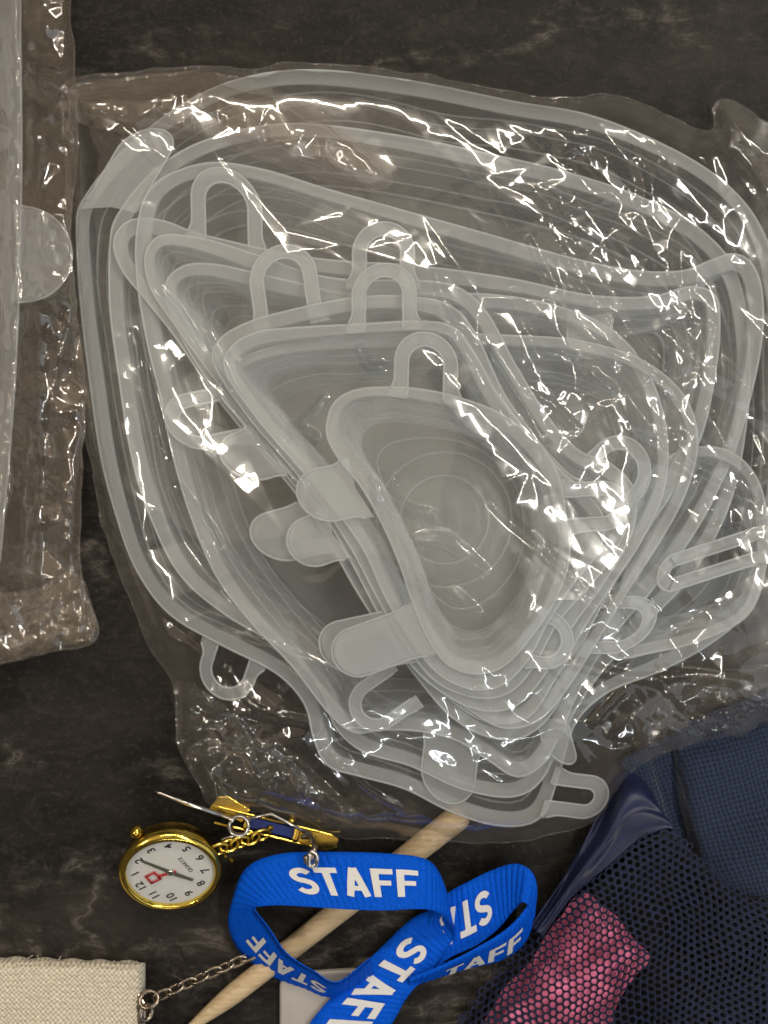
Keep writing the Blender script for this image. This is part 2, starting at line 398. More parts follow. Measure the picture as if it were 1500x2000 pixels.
def pull_tab(root, A, B, apex, z, loop=True, band=24, dz=0.0, flare=0.35):
    """flat U-shaped tab whose feet stand on the rim at A and B (photo pixels)"""
    mm = 0.001
    A = np.array(A, float); B = np.array(B, float); C = np.array(apex, float)
    mid = (A + B) / 2; ax = C - mid; hgt = np.linalg.norm(ax); ax /= hgt
    ex = (B - A); wd = np.linalg.norm(ex); ex /= wd
    r = min(wd * 0.5, hgt * 0.95)
    out = []
    # outline from A up round to B in local (s along AB, h along ax); feet flare outward
    L = [(-0.5 * wd - flare * 0.30 * wd, -16.0), (-0.5 * wd - flare * 0.26 * wd, -0.04 * hgt), (-0.5 * wd - 0.10 * flare * wd, 0.07 * hgt), (-0.5 * wd, 0.2 * hgt)]
    L.append((-0.5 * wd, max(hgt - r, 0.22 * hgt)))
    for a in np.linspace(math.pi, 0, 15)[1:-1]:
        L.append((0.5 * wd * math.cos(a), hgt - r + r * math.sin(a)))
    L += [(-x, y) for x, y in reversed(L[:5])]
    L = np.array(L)
    O = catmull(L, 64, closed=False)
    cen = np.array([0, 0.42 * hgt])
    t = np.gradient(O, axis=0); nn = np.stack([t[:, 1], -t[:, 0]], -1); nn /= np.linalg.norm(nn, axis=1)[:, None] + 1e-9
    # make nn point inward
    if np.mean(np.sum(nn * (cen - O), 1)) < 0: nn = -nn
    th = 0.7 * mm
    def w(q, zz):
        p = mid + q[0] * ex + q[1] * ax
        hh = max(0, min(1.2, q[1] / hgt))
        return P(p[0], p[1], z * mm + dz * mm * hh + zz)
    V, F = [], []
    n = len(O)
    if loop:
        I = O + nn * band
        I[:, 1] = np.maximum(I[:, 1], -16.0)
        lim = max(wd * 0.5 - band, 3)
        I[:, 0] = np.clip(I[:, 0], -lim, lim)
        prof = [(0, -.6), (-.04, 0), (0.02, .7), (.15, 1), (.85, 1), (.98, .7), (1.03, 0), (1, -.7), (.5, -.9)]
        for u, v in prof:
            for a, b in zip(O, I): V.append(w(a + (b - a) * u, v * th))
        m = len(prof)
        for i in range(m):
            for j in range(n - 1):
                F.append((i * n + j, i * n + j + 1, ((i + 1) % m) * n + j + 1, ((i + 1) % m) * n + j))
    else:
        prof = [(1.0, -.9), (.3, -.9), (.04, -.6), (0, 0), (.04, .6), (.12, .95), (0.30, 0.7), (.6, .7), (1.0, .7)]
        ctr = np.stack([O[:, 0] * 0.0, np.full(n, -0.04 * hgt)], -1)
        for u, v in prof:
            for a, b in zip(O, ctr):
                uu = u if u >= .3 else u
                V.append(w(a + (b - a) * uu, v * th))
        m = len(prof)
        for i in range(m - 1):
            for j in range(n - 1):
                F.append((i * n + j, i * n + j + 1, (i + 1) * n + j + 1, (i + 1) * n + j))
    tb = link('pull_tab', V, F, M_rim, root)
    for path in ((O, I) if loop else (O,)):
        bv, bf = tube([w(q, th) for q in path[3:-3]], 0.00034, 6)
        link('edge_light_line', bv, bf, M_edge_light, tb)  # same added line of light around the tab outline
    for a in O:
        v = mid + a[0] * ex + a[1] * ax; hh = max(0, a[1] / hgt)
        ENV.append((v[0], v[1], (z + dz * hh) * mm + th))

L1 = lid('silicone_lid', 'largest milky silicone lid, outermost, its rim curving along the lower left bag edge',
    [(150,440),(160,395),(225,310),(330,222),(450,160),(600,137),(800,158),(1000,198),(1150,225),(1290,280),(1400,345),(1475,425),(1515,530),
     (1535,700),(1530,900),(1505,1060),(1470,1180),(1390,1255),(1290,1310),(1190,1350),(1125,1410),(1095,1500),(1065,1585),(1020,1612),(950,1608),
     (870,1580),(790,1540),(700,1515),(640,1495),(612,1440),(595,1375),(540,1315),(430,1258),(330,1198),(265,1110),(225,1000),(195,880),(170,700),(155,560)],
    13, 1.0, 0.86, (840, 880), zvar=[(1080, 1560, 120, -3), (870, 1590, 190, -2), (200, 800, 200, -2)], circ=0.5)
pull_tab(L1, (168,395), (272,402), (306,252), 16, False, dz=1, flare=0.15)
pull_tab(L1, (402,1262), (505,1308), (428,1362), 12, True, 22, dz=-4)
pull_tab(L1, (1098,1508), (1072,1590), (1186,1562), 11, True, 26, dz=-3)
L2 = lid('silicone_lid', 'large silicone lid whose long upper rim sweeps to a tight round corner at right',
    [(275,410),(300,362),(350,333),(420,318),(520,333),(640,370),(800,415),(950,457),(1100,500),(1230,528),(1330,530),(1390,508),(1435,496),(1472,520),
     (1490,590),(1482,700),(1445,850),(1405,950),(1350,1050),(1275,1150),(1190,1250),(1130,1350),(1095,1430),(1062,1490),(1010,1517),(950,1482),(890,1445),
     (820,1428),(750,1425),(690,1430),(640,1390),(570,1300),(490,1215),(420,1120),(370,1000),(338,890),(315,780),(290,680),(272,580),(265,490)],
    19, 3.0, 0.84, (850, 930))
pull_tab(L2, (832,1432), (935,1468), (868,1566), 18, False, dz=-8, flare=0.2)
pull_tab(L2, (1110,615), (1195,625), (1148,700), 19, False, dz=3, flare=0.1)
L3 = lid('silicone_lid', 'silicone lid with a tall loop tab above its rounded upper left corner',
    [(222,480),(233,447),(265,428),(320,432),(380,455),(450,472),(515,487),(600,503),(690,512),(820,520),(1000,545),(1150,577),(1270,580),(1350,560),
     (1398,580),(1405,650),(1395,740),(1370,850),(1320,950),(1255,1050),(1205,1130),(1160,1210),(1120,1300),(1080,1390),(1020,1440),(950,1438),(880,1398),
     (820,1330),(760,1250),(700,1160),(640,1055),(575,960),(495,865),(415,765),(340,655),(280,580),(240,530)],
    24, 5.0, 0.84, (860, 950), zvar=[(290, 450, 190, -6)])
pull_tab(L3, (375,455), (512,488), (441,330), 19.5, True, 27, dz=2)
pull_tab(L3, (425,757), (478,862), (328,835), 24, True, 26, dz=-3, flare=0.25)
pull_tab(L3, (1185,1165), (1130,1275), (1276,1222), 24, True, 24, dz=-2, flare=0.2)
pull_tab(L3, (1110,1420), (1045,1395), (1100,1490), 22, False, dz=-6, flare=0.1)
L4 = lid('silicone_lid', 'silicone lid just inside the loop tabbed one, running diagonally down the left',
    [(283,512),(293,477),(325,459),(400,468),(500,498),(600,533),(690,548),(800,548),(890,560),(950,610),(1005,710),(1070,815),(1130,880),(1190,905),
     (1235,950),(1240,1020),(1212,1085),(1168,1155),(1110,1235),(1055,1330),(1000,1382),(930,1385),(860,1350),(800,1295),(740,1200),(690,1105),(632,1005),
     (560,915),(480,818),(402,718),(332,622),(296,566)],
    27, 6.5, 0.84, (865, 970), zvar=[(330, 480, 190, -7)])
pull_tab(L4, (688,548), (808,548), (750,434), 27, True, 26, dz=2)
pull_tab(L4, (482,838), (552,925), (440,908), 27, False, dz=-3, flare=0.2)
pull_tab(L4, (1150,888), (1238,985), (1252,872), 27, True, 24, dz=2, flare=0.1)
pull_tab(L4, (752,1300), (812,1385), (692,1405), 24, True, 22, dz=-3, flare=0.15)
L5 = lid('silicone_lid', 'silicone lid whose loop tab stands left of the middle loop, partly hidden below',
    [(418,712),(428,665),(480,632),(560,608),(690,582),(800,580),(880,598),(930,655),(985,770),(1050,860),(1110,925),(1165,955),(1222,1010),
     (1205,1070),(1160,1135),(1090,1215),(1040,1305),(990,1355),(925,1362),(850,1330),(785,1250),(735,1165),(685,1070),(615,965),(545,885),(480,808)],
    28.5, 8.0, 0.84, (868, 985))
pull_tab(L5, (500,640), (628,612), (545,480), 27, True, 25, dz=-1)
pull_tab(L5, (580,985), (640,1075), (497,1062), 27, False, dz=-2, flare=0.2)
pull_tab(L5, (770,1190), (815,1290), (628,1275), 28, False, dz=-1, flare=0.1)
L6 = lid('silicone_lid', 'small silicone lid around the smallest one, its loop tab in the middle',
    [(440,725),(452,678),(500,650),(570,641),(690,634),(820,628),(885,640),(925,690),(975,775),(1040,855),(1095,920),(1140,960),(1178,1010),(1170,1075),
     (1120,1140),(1070,1215),(1030,1290),(980,1338),(920,1346),(855,1315),(800,1245),(752,1165),(705,1065),(630,965),(565,890),(500,815)],
    31, 9.5, 0.84, (870, 1000), flange=22)
pull_tab(L6, (688,634), (812,628), (750,515), 31, True, 25, dz=2)
pull_tab(L6, (625,1000), (668,1090), (565,1075), 30, False, dz=-1, flare=0.2)
pull_tab(L6, (1050,1190), (1030,1300), (1118,1262), 30, True, 22, dz=-2, flare=0.2)
L7 = lid('silicone_lid', 'smallest silicone lid, innermost at the centre with moulded rings on its floor',
    [(640,855),(642,810),(662,778),(705,760),(770,757),(830,762),(900,778),(980,810),(1050,865),(1090,930),(1105,1010),(1112,1090),(1085,1170),
     (1040,1240),(985,1300),(930,1316),(875,1298),(835,1245),(805,1175),(780,1100),(745,1020),(705,950),(668,905)],
    34, 11, 0.80, (868, 1015), flange=22, circ=0.80, rings_on=True)
pull_tab(L7, (770,760), (892,775), (834,650), 34, True, 26, dz=2)
pull_tab(L7, (668,905), (712,1005), (584,978), 34, False, dz=-2, flare=0.3)
pull_tab(L7, (1108,945), (1115,1040), (1225,985), 34, True, 26, dz=-1, flare=0.3)
pull_tab(L7, (800,1185), (838,1275), (652,1290), 34, False, dz=-1, flare=0.35)
LL = lid('silicone_lid', 'silicone lid inside the left bag, mostly out of frame, rounded tab at its edge',
    [(36,-60),(40,100),(42,300),(40,450),(36,600),(28,760),(12,960),(-10,1130),(-80,1220),(-300,1250),(-520,1200),(-600,900),(-610,500),(-580,100),(-450,-60),(-200,-110),(0,-100)],
    17, 1.0, 0.88, flange=30, circ=0.4)
pull_tab(LL, (40,405), (36,588), (140,500), 18, False, 44, dz=-3, flare=0.1)
L8 = lid('silicone_lid', 'silicone lid just inside the outermost one, its upper edge parallel to the bag top',
    [(215,480),(230,420),(300,335),(400,275),(560,242),(760,262),(950,300),(1100,335),(1250,385),(1370,450),(1440,540),(1465,700),(1450,880),(1415,1010),(1345,1130),
     (1255,1225),(1165,1325),(1105,1420),(1060,1520),(1000,1556),(900,1540),(800,1495),(710,1468),(655,1420),(628,1350),(560,1272),(440,1200),(350,1120),(290,1000),(255,880),(230,720),(215,600)],
    15.5, 2.0, 0.85, (845, 900), zvar=[(900, 1530, 200, -2)])
L9 = lid('silicone_lid', 'silicone lid whose rim fans out to the right past the looped tabs',
    [(430,765),(465,705),(560,672),(700,657),(860,652),(1000,656),(1130,666),(1250,702),(1335,772),(1362,862),(1340,960),(1290,1055),(1225,1155),(1160,1262),(1105,1348),
     (1050,1408),(985,1422),(925,1392),(855,1340),(790,1265),(735,1175),(680,1080),(610,975),(540,895),(475,825)],
    26, 7.2, 0.80, (880, 1000), flange=20)
L10 = lid('silicone_lid', 'pale silicone lid bulging out at the right edge beside a loop tab',
    [(1245,960),(1320,885),(1420,880),(1485,950),(1498,1080),(1465,1195),(1370,1250),(1270,1275),(1195,1285),(1180,1235),(1215,1140),(1238,1045)],
    22, 5, 0.70, (1390, 1090), flange=20)
pull_tab(L10, (1486,1028), (1482,1100), (1284,1128), 23, True, 24, dz=1, flare=0.1)
L11 = lid('silicone_lid', 'silicone lid with a broad rounded corner at upper right under crinkled film',
    [(322,565),(352,523),(420,517),(560,548),(700,577),(850,573),(980,578),(1100,602),(1205,652),(1272,742),(1302,850),(1296,960),(1250,1060),(1190,1150),(1132,1240),(1082,1330),
     (1032,1400),(960,1412),(890,1375),(820,1310),(760,1225),(705,1130),(640,1025),(560,930),(480,835),(400,735),(345,640)],
    25, 5.8, 0.82, (870, 970), flange=22, zvar=[(350, 540, 170, -4)])
for r in (L1, L2, L3, L4, L5, L6, L7, L8, L9, L10, L11, LL): seat(r)

# ------------------------------------------------------------------ crumpled film
def blur(a, s):
    r = max(1, int(3 * s + .5)); k = np.exp(-np.arange(-r, r + 1) ** 2 / (2 * s * s)); k /= k.sum()
    b = np.pad(a, ((r, r), (0, 0)), mode='edge'); a = sum(k[i] * b[i:i + a.shape[0]] for i in range(2 * r + 1))
    b = np.pad(a, ((0, 0), (r, r)), mode='edge'); return sum(k[i] * b[:, i:i + a.shape[1]] for i in range(2 * r + 1))
def dilate(a, n):
    for _ in range(n):
        b = np.pad(a, 1, mode='edge')
        a = np.maximum.reduce([b[1:-1, 1:-1], b[:-2, 1:-1], b[2:, 1:-1], b[1:-1, :-2], b[1:-1, 2:]])
    return a
def facets(X, Y, spacing, seed, stretch=1.0, ang=0.0):
    """piecewise-linear random surface (value about -1..1) sampled on the grid"""
    g = np.random.default_rng(seed)
    ca, sa = math.cos(ang), math.sin(ang)
    U = (X * ca + Y * sa) / stretch; W = (-X * sa + Y * ca)
    u0, u1, w0, w1 = U.min() - spacing, U.max() + spacing, W.min() - spacing, W.max() + spacing
    pts = []
    nu = int((u1 - u0) / spacing) + 1; nw = int((w1 - w0) / spacing) + 1
    for i in range(nu + 1):
        for j in range(nw + 1):
            pts.append((u0 + (i + g.uniform(-.48, .48)) * spacing, w0 + (j + g.uniform(-.48, .48)) * spacing))
    vs, _, fs, *_ = delaunay_2d_cdt([Vector(p) for p in pts], [], [], 0, 1e-6)
    vs = np.array([tuple(v) for v in vs]); h = g.uniform(-1, 1, len(vs))
    # back to photo space for rasterising
    vx = vs[:, 0] * stretch * ca - vs[:, 1] * sa; vy = vs[:, 0] * stretch * sa + vs[:, 1] * ca
    x0, y0 = X[0, 0], Y[0, 0]; st = X[0, 1] - X[0, 0]
    ix = (vx - x0) / st; iy = (vy - y0) / st
    out = np.zeros_like(X); H, Wd = X.shape
    for f in fs:
        a, b, c = f[:3]
        xa, ya, xb, yb, xc, yc = ix[a], iy[a], ix[b], iy[b], ix[c], iy[c]
        l, r = max(0, int(math.ceil(min(xa, xb, xc)))), min(Wd - 1, int(max(xa, xb, xc)))
        t, bt = max(0, int(math.ceil(min(ya, yb, yc)))), min(H - 1, int(max(ya, yb, yc)))
        if l > r or t > bt: continue
        d = (yb - yc) * (xa - xc) + (xc - xb) * (ya - yc)
        if abs(d) < 1e-9: continue
        gx, gy = np.meshgrid(np.arange(l, r + 1), np.arange(t, bt + 1))
        wa = ((yb - yc) * (gx - xc) + (xc - xb) * (gy - yc)) / d
        wb = ((yc - ya) * (gx - xc) + (xa - xc) * (gy - yc)) / d
        wc = 1 - wa - wb
        m = (wa >= -1e-6) & (wb >= -1e-6) & (wc >= -1e-6)
        v = wa * h[a] + wb * h[b] + wc * h[c]
        sub = out[t:bt + 1, l:r + 1]; sub[m] = v[m]
    return out
def inside(X, Y, poly):
    m = np.zeros(X.shape, bool); n = len(poly); j = n - 1
    for i in range(n):
        xi, yi = poly[i]; xj, yj = poly[j]
        if yi != yj:
            m ^= ((yi > Y) != (yj > Y)) & (X < (xj - xi) * (Y - yi) / (yj - yi) + xi)
        j = i
    return m
def edge_dist(x, y, poly, pos=False):
    best = np.full(x.shape, 1e9); bx = np.zeros_like(x); by = np.zeros_like(y)
    n = len(poly)
    for i in range(n):
        ax, ay = poly[i]; cx, cy = poly[(i + 1) % n]; dx, dy = cx - ax, cy - ay
        t = np.clip(((x - ax) * dx + (y - ay) * dy) / (dx * dx + dy * dy + 1e-9), 0, 1)
        qx, qy = ax + t * dx, ay + t * dy; d = (x - qx) ** 2 + (y - qy) ** 2
        m = d < best; best = np.where(m, d, best)
        if pos: bx = np.where(m, qx, bx); by = np.where(m, qy, by)
    return (np.sqrt(best), bx, by) if pos else np.sqrt(best)

def film(name, outline, st, zfun, mat, parent):
    """sheet over the photo-space outline; zfun(X, Y, D) gives its height"""
    poly = np.array(outline, float)
    x0, y0 = poly.min(0) - st; x1, y1 = poly.max(0) + st
    X, Y = np.meshgrid(np.arange(x0, x1 + st, st), np.arange(y0, y1 + st, st))
    ins = inside(X, Y, poly)
    D = edge_dist(X[::4, ::4], Y[::4, ::4], poly)
    D = np.repeat(np.repeat(D, 4, 0), 4, 1)[:X.shape[0], :X.shape[1]]; D = blur(D, 2.0)
    D = np.where(ins, D, 0)
    Z = zfun(X, Y, D, st)
    keep = ins[:-1, :-1] & ins[1:, :-1] & ins[:-1, 1:] & ins[1:, 1:]
    H, Wd = X.shape; idx = np.arange(H * Wd).reshape(H, Wd)
    F = np.stack([idx[:-1, :-1], idx[1:, :-1], idx[1:, 1:], idx[:-1, 1:]], -1)[keep]
    # boundary vertices snap to the outline
    cnt = np.zeros(H * Wd, int); np.add.at(cnt, F.ravel(), 1)
    xs, ys = X.ravel().copy(), Y.ravel().copy(); b = (cnt > 0) & (cnt < 4)
    _, bx, by = edge_dist(xs[b], ys[b], poly, True); xs[b] = bx; ys[b] = by
    V = Pn(xs, ys, Z.ravel()); used = cnt > 0; remap = -np.ones(H * Wd, int); remap[used] = np.arange(used.sum())
    o = quadmesh(name, V[used], remap[F], mat, parent)
    def zat(px, py):
        i = int(round((py - y0) / st)); j = int(round((px - x0) / st))
        return Z[min(max(i, 0), H - 1), min(max(j, 0), Wd - 1)]
    return o, zat

def env_map(X, Y, st, reach=10, soft=5.0):
    E = np.zeros_like(X); x0, y0 = X[0, 0], Y[0, 0]
    for (px, py, z) in ENV:
        i = int(round((py - y0) / st)); j = int(round((px - x0) / st))
        if 0 <= i < X.shape[0] and 0 <= j < X.shape[1]: E[i, j] = max(E[i, j], z)
    return E
def rough_outline(pts, amp, seed, n=420):
    g = np.random.default_rng(seed); c = catmull(pts, n)
    nz = csmooth(g.normal(0, 1, (n, 2)), 2) * amp; return c + nz

CREASES = [[(400,640),(425,608),(440,640)],[(403,650),(440,740),(470,800),(520,870)],[(430,700),(480,800),(560,900),(600,950)],[(310,560),(350,610),(400,700)],
 [(725,930),(742,985)],[(735,940),(790,990),(850,1000)],[(740,925),(780,945)],[(800,1045),(860,1040),(900,1070),(955,1118)],[(805,1052),(870,1062),(950,1122)],
 [(955,980),(1000,1020),(1100,1110),(1180,1200)],[(1030,1040),(1090,1100),(1175,1185)],[(1030,460),(1080,570)],[(1090,470),(1150,580)],[(1120,500),(1165,592)],
 [(1165,580),(1250,690),(1325,772)],[(1195,560),(1240,640),(1310,720),(1330,735)],[(1135,640),(1200,690),(1260,720),(1330,775)],[(1305,635),(1368,700)],
 [(1303,632),(1386,642),(1365,700)],[(1040,365),(1130,470)],[(1075,370),(1100,430),(1132,470)],[(1240,310),(1255,360),(1245,400)],[(1320,560),(1315,480),(1338,430)],
 [(1345,575),(1353,530)],[(940,660),(1020,790),(1060,850)],[(895,640),(960,740),(1010,830)],[(1020,760),(1080,790),(1130,840)],[(1060,672),(1130,705)],
 [(1225,830),(1332,855),(1280,870)],[(1230,850),(1300,890),(1400,950),(1490,988)],[(1385,790),(1420,840),(1435,872)],[(700,670),(715,712),(750,708)],
 [(1200,1150),(1250,1240)],[(1095,1290),(1250,1330),(1350,1322),(1480,1340)],[(1180,1440),(1225,1398),(1248,1432)],[(560,1400),(620,1424)],[(650,1480),(720,1545),(790,1585)],
 [(380,1350),(470,1420),(520,1500)],[(440,1300),(500,1380),(600,1410)],[(470,1440),(560,1500),(640,1590)],[(560,1480),(600,1560)],[(390,1460),(470,1470),(505,1520)],
 [(850,520),(860,570),(890,640)],[(640,770),(560,860)],[(560,830),(620,860)],[(1140,215),(1150,250),(1120,240)],[(1090,310),(1150,280),(1195,320)],[(1060,430),(1200,380)],
 [(1000,560),(1060,700)],[(1150,720),(1200,770)],[(1060,740),(1140,760),(1200,745)],[(640,1300),(560,1270),(430,1230)],[(880,1150),(930,1200)],[(1150,1420),(1230,1340)],
 [(930,1340),(960,1400)],[(1310,1380),(1380,1420),(1440,1410)],[(1230,680),(1290,740),(1370,715)],[(1400,700),(1450,745)],[(1440,930),(1490,900)],[(1450,1040),(1495,1020)],
 [(150,600),(160,560)],[(255,640),(290,760),(330,900)],[(340,940),(400,1020),(430,1070)]]
def creases(X, Y, st, wid=6.0, lines=CREASES):
    Hh = np.zeros_like(X); x0, y0 = X[0, 0], Y[0, 0]; g = np.random.default_rng(5)
    for ln in lines:
        p = catmull(ln, 40, closed=False) if len(ln) > 2 else np.linspace(ln[0], ln[1], 30)
        p = p + np.cumsum(g.normal(0, 0.5, p.shape), 0)
        a = g.uniform(.6, 1.3) * (1 if g.random() < .8 else -1); wd = wid * g.uniform(.7, 1.6)
        l, r = p[:, 0].min() - 25, p[:, 0].max() + 25; t, b = p[:, 1].min() - 25, p[:, 1].max() + 25
        j0, j1 = max(0, int((l - x0) / st)), min(X.shape[1], int((r - x0) / st)); i0, i1 = max(0, int((t - y0) / st)), min(X.shape[0], int((b - y0) / st))
        if j0 >= j1 or i0 >= i1: continue
        xs, ys = X[i0:i1, j0:j1], Y[i0:i1, j0:j1]; d = np.full(xs.shape, 1e9); s = np.zeros(xs.shape)
        for k, q in enumerate(p):
            dd = (xs - q[0]) ** 2 + (ys - q[1]) ** 2; m = dd < d; d = np.where(m, dd, d); s = np.where(m, k / (len(p) - 1), s)
        d = np.sqrt(d); fall = np.clip(1 - d / (wd * 1.6), 0, 1) * np.sqrt(np.clip(4 * s * (1 - s), 0, 1))
        Hh[i0:i1, j0:j1] += a * fall
    return Hh
HOT = [(1200,650,230,1.0),(1130,330,150,.55),(1380,780,160,1.0),(480,1430,130,1.2),(620,1520,130,.9),(1300,1390,150,1.1),(1080,1380,140,.6),(900,1550,160,.6),(1420,300,140,.7),
       (430,720,100,.35),(260,210,150,.75),(1450,1000,120,.8),(330,1250,90,.8),(1100,1550,120,.5)]
def heat(X, Y):
    a = np.full(X.shape, 0.16)
    for x, y, r, s in HOT: a = np.maximum(a, s * np.exp(-((X - x) ** 2 + (Y - y) ** 2) / (2 * r * r)))
    return a
def z_top(X, Y, D, st):
    base = 0.015 + 0.024 * np.exp(-((X - 850) / 520) ** 2 / 2 - ((Y - 950) / 520) ** 2 / 2)      # taut dome over the rims
    low_ = np.clip((Y - 1440) / 190, 0, 1) ** 1.3
    base = base * (1 - 0.22 * low_)
    edge = 1 - np.exp(-D / (13.0 + 7.0 * low_))
    heat_ = heat(X, Y)
    c1 = blur(facets(X, Y, 80, 3, 2.0, math.radians(52)), .7)
    c2 = blur(facets(X, Y, 36, 7, 3.2, math.radians(48)), .65)
    c3 = blur(facets(X, Y, 40, 9, 1.8, math.radians(-25)), .65)
    c4 = blur(facets(X, Y, 20, 12, 2.2, math.radians(60)), .7)
    cr = blur(creases(X, Y, st), .9)
    crum = 0.0024 * c1 * (0.10 + heat_) + 0.0010 * heat_ * (c2 + c3) + 0.00030 * c4 * heat_ ** 2
    z = edge * base + 0.0020 * edge + edge * (crum + 0.0019 * cr) + 0.0016 * (1 - np.exp(-D / 30))
    ux, uy = (905 - 340) / 725.0, (1588 - 2032) / 725.0                 # the stick lifts the film it runs under
    al = (X - 340) * ux + (Y - 2032) * uy; ac = np.abs(-(X - 340) * uy + (Y - 2032) * ux)
    z = np.maximum(z, 0.0106 * np.exp(-(ac / 46) ** 2) * np.clip((760 - al) / 40, 0, 1))
    return np.maximum(z, 0.0016)
def z_low(X, Y, D, st):
    c1 = blur(facets(X, Y, 60, 23, 1.6, 0.5), 1.2); c2 = blur(facets(X, Y, 22, 27, 1.5, -0.4), 0.8)
    return 0.0007 + 0.00022 * np.clip(c1 * .6 + c2 * .4 + .3, 0, 1)

OUT_MAIN = [(128,165),(250,142),(400,127),(500,135),(590,122),(800,142),(1000,180),(1130,190),(1190,184),(1260,203),(1330,238),(1388,258),(1394,208),(1425,192),(1480,232),(1560,300),
 (1610,600),(1610,1000),(1600,1400),(1500,1405),(1440,1442),(1400,1426),(1350,1456),(1290,1472),(1240,1500),(1205,1540),(1165,1605),(1080,1628),(1000,1645),(860,1642),(740,1637),
 (650,1634),(560,1600),(470,1582),(412,1572),(385,1530),(362,1492),(346,1446),(338,1335),(295,1270),(250,1160),(205,1040),(175,900),(155,760),(140,600),(130,420),(128,300)]
bag = thing('plastic_bag', 'large crinkled clear plastic bag wrapped around the nested silicone lids', 'plastic bag', P(800, 900, 0), 'clear plastic bags')
om = rough_outline(OUT_MAIN, 3.0, 2)
top, ztop = film('top_film', om, 2.1, z_top, M_film, bag)
low, zlow = film('bottom_film', om, 6.0, z_low, M_film_low, bag)
seam = [P(x, y, max(ztop(x, y), 0.0012)) for x, y in om]
V, F = tube(seam, 0.00032, 5, closed=True); link('edge_seam', V, F, M_film_low, bag)
# loose folds of film standing off the sheet
def flap(pts, zc, seed, parent, mat, amp=0.0012, sp=26, st=3.0):
    def zf(X, Y, D, s):
        h = blur(facets(X, Y, sp, seed, 1.8, seed * .7), .9) + .5 * blur(facets(X, Y, sp * .5, seed + 1, 1.5, seed * .3), .8)
        return zc * 0.001 * (1 - np.exp(-D / 14.0)) + 0.0022 + amp * h * (1 - np.exp(-D / 6.0)) + amp
    o, zz = film('fold_flap', rough_outline(pts, 2.0, seed, 160), st, zf, mat, parent)
    return o
flap([(340,1335),(400,1350),(480,1420),(500,1500),(470,1530),(420,1490),(362,1480),(345,1430)], 5, 31, bag, M_film, 0.0028)
flap([(362,1470),(440,1440),(540,1450),(640,1530),(700,1600),(600,1598),(480,1578),(412,1566)], 6, 37, bag, M_film, 0.0030)
flap([(1392,210),(1428,196),(1490,250),(1560,330),(1560,470),(1500,420),(1450,330),(1410,290)], 14, 41, bag, M_film, 0.0034)
flap([(1230,1400),(1330,1330),(1480,1300),(1600,1310),(1600,1400),(1500,1412),(1420,1440),(1330,1460),(1260,1480)], 12, 43, bag, M_film, 0.0034)
flap([(140,170),(270,148),(400,140),(520,165),(640,225),(745,300),(765,360),(690,370),(560,330),(420,285),(290,262),(180,250),(145,220)], 16, 47, bag, M_film_left, 0.0026, 42)  # added tan flap: beige reflection at upper left put into film colour
seat(bag)

OUT_LEFT = [(-70,-70),(118,-70),(136,40),(147,150),(152,300),(140,420),(146,560),(166,760),(162,900),(156,1100),(190,1242),(100,1274),(0,1300),(-70,1312)]
bag2 = thing('plastic_bag', 'creased clear plastic bag at the left edge holding one lid', 'plastic bag', P(60, 600, 0), 'clear plastic bags')
HOT2 = None
def z_left(X, Y, D, st):
    E = dilate(env_map(X, Y, st), 5); E = blur(E, 3.0); lowE = blur(dilate(E, 10), 12.0)
    base = np.maximum(E + 0.001, .9 * lowE) + np.where(X < 60, 0.006, 0.0)
    base = blur(base, 4.0)
    edge = 1 - np.exp(-D / 10.0)
    c1 = blur(facets(X, Y, 60, 51, 1.8, 1.35), 1.4); c2 = blur(facets(X, Y, 24, 53, 1.6, 0.3), 1.0); c3 = blur(facets(X, Y, 12, 55, 1.5, 0.9), .8)
    return np.maximum(base + edge * (0.006 + 0.0045 * c1 + 0.0019 * c2 + 0.00030 * c3), 0.0016)
ol = rough_outline(OUT_LEFT, 2.5, 8, 300)
t2, zt2 = film('top_film', ol, 2.6, z_left, M_film_left, bag2)
l2, zl2 = film('bottom_film', ol, 5.0, z_low, M_film_low, bag2)
V, F = tube([P(x, y, max(zt2(x, y), .0012)) for x, y in ol], 0.00032, 5, closed=True); link('edge_seam', V, F, M_film_low, bag2)
flap([(-60,1180),(60,1150),(150,1120),(186,1235),(100,1268),(-60,1300)], 6, 61, bag2, M_film_left, 0.0028)
seat(bag2)

# ------------------------------------------------------------------ wooden stick
a = P(905, 1588, 0.0046); b = P(340, 2032, 0.0030)
pts, rads = [], []
for i in range(60):
    s = i / 59; p = a.lerp(b, s); pts.append(p)
    r = 0.0043 - 0.0011 * s
    if s > .78: r *= max(0.06, 1 - ((s - .78) / .22) ** 1.5 * .93)
    if s < .01: r *= .8
    rads.append(r)
V, F = tube(pts, 0, 20, rads=rads)
tag(link('wooden_stick', V, F, M_wood), 'pale wooden pointed stick passing under the blue lanyard and bag', 'wooden stick')

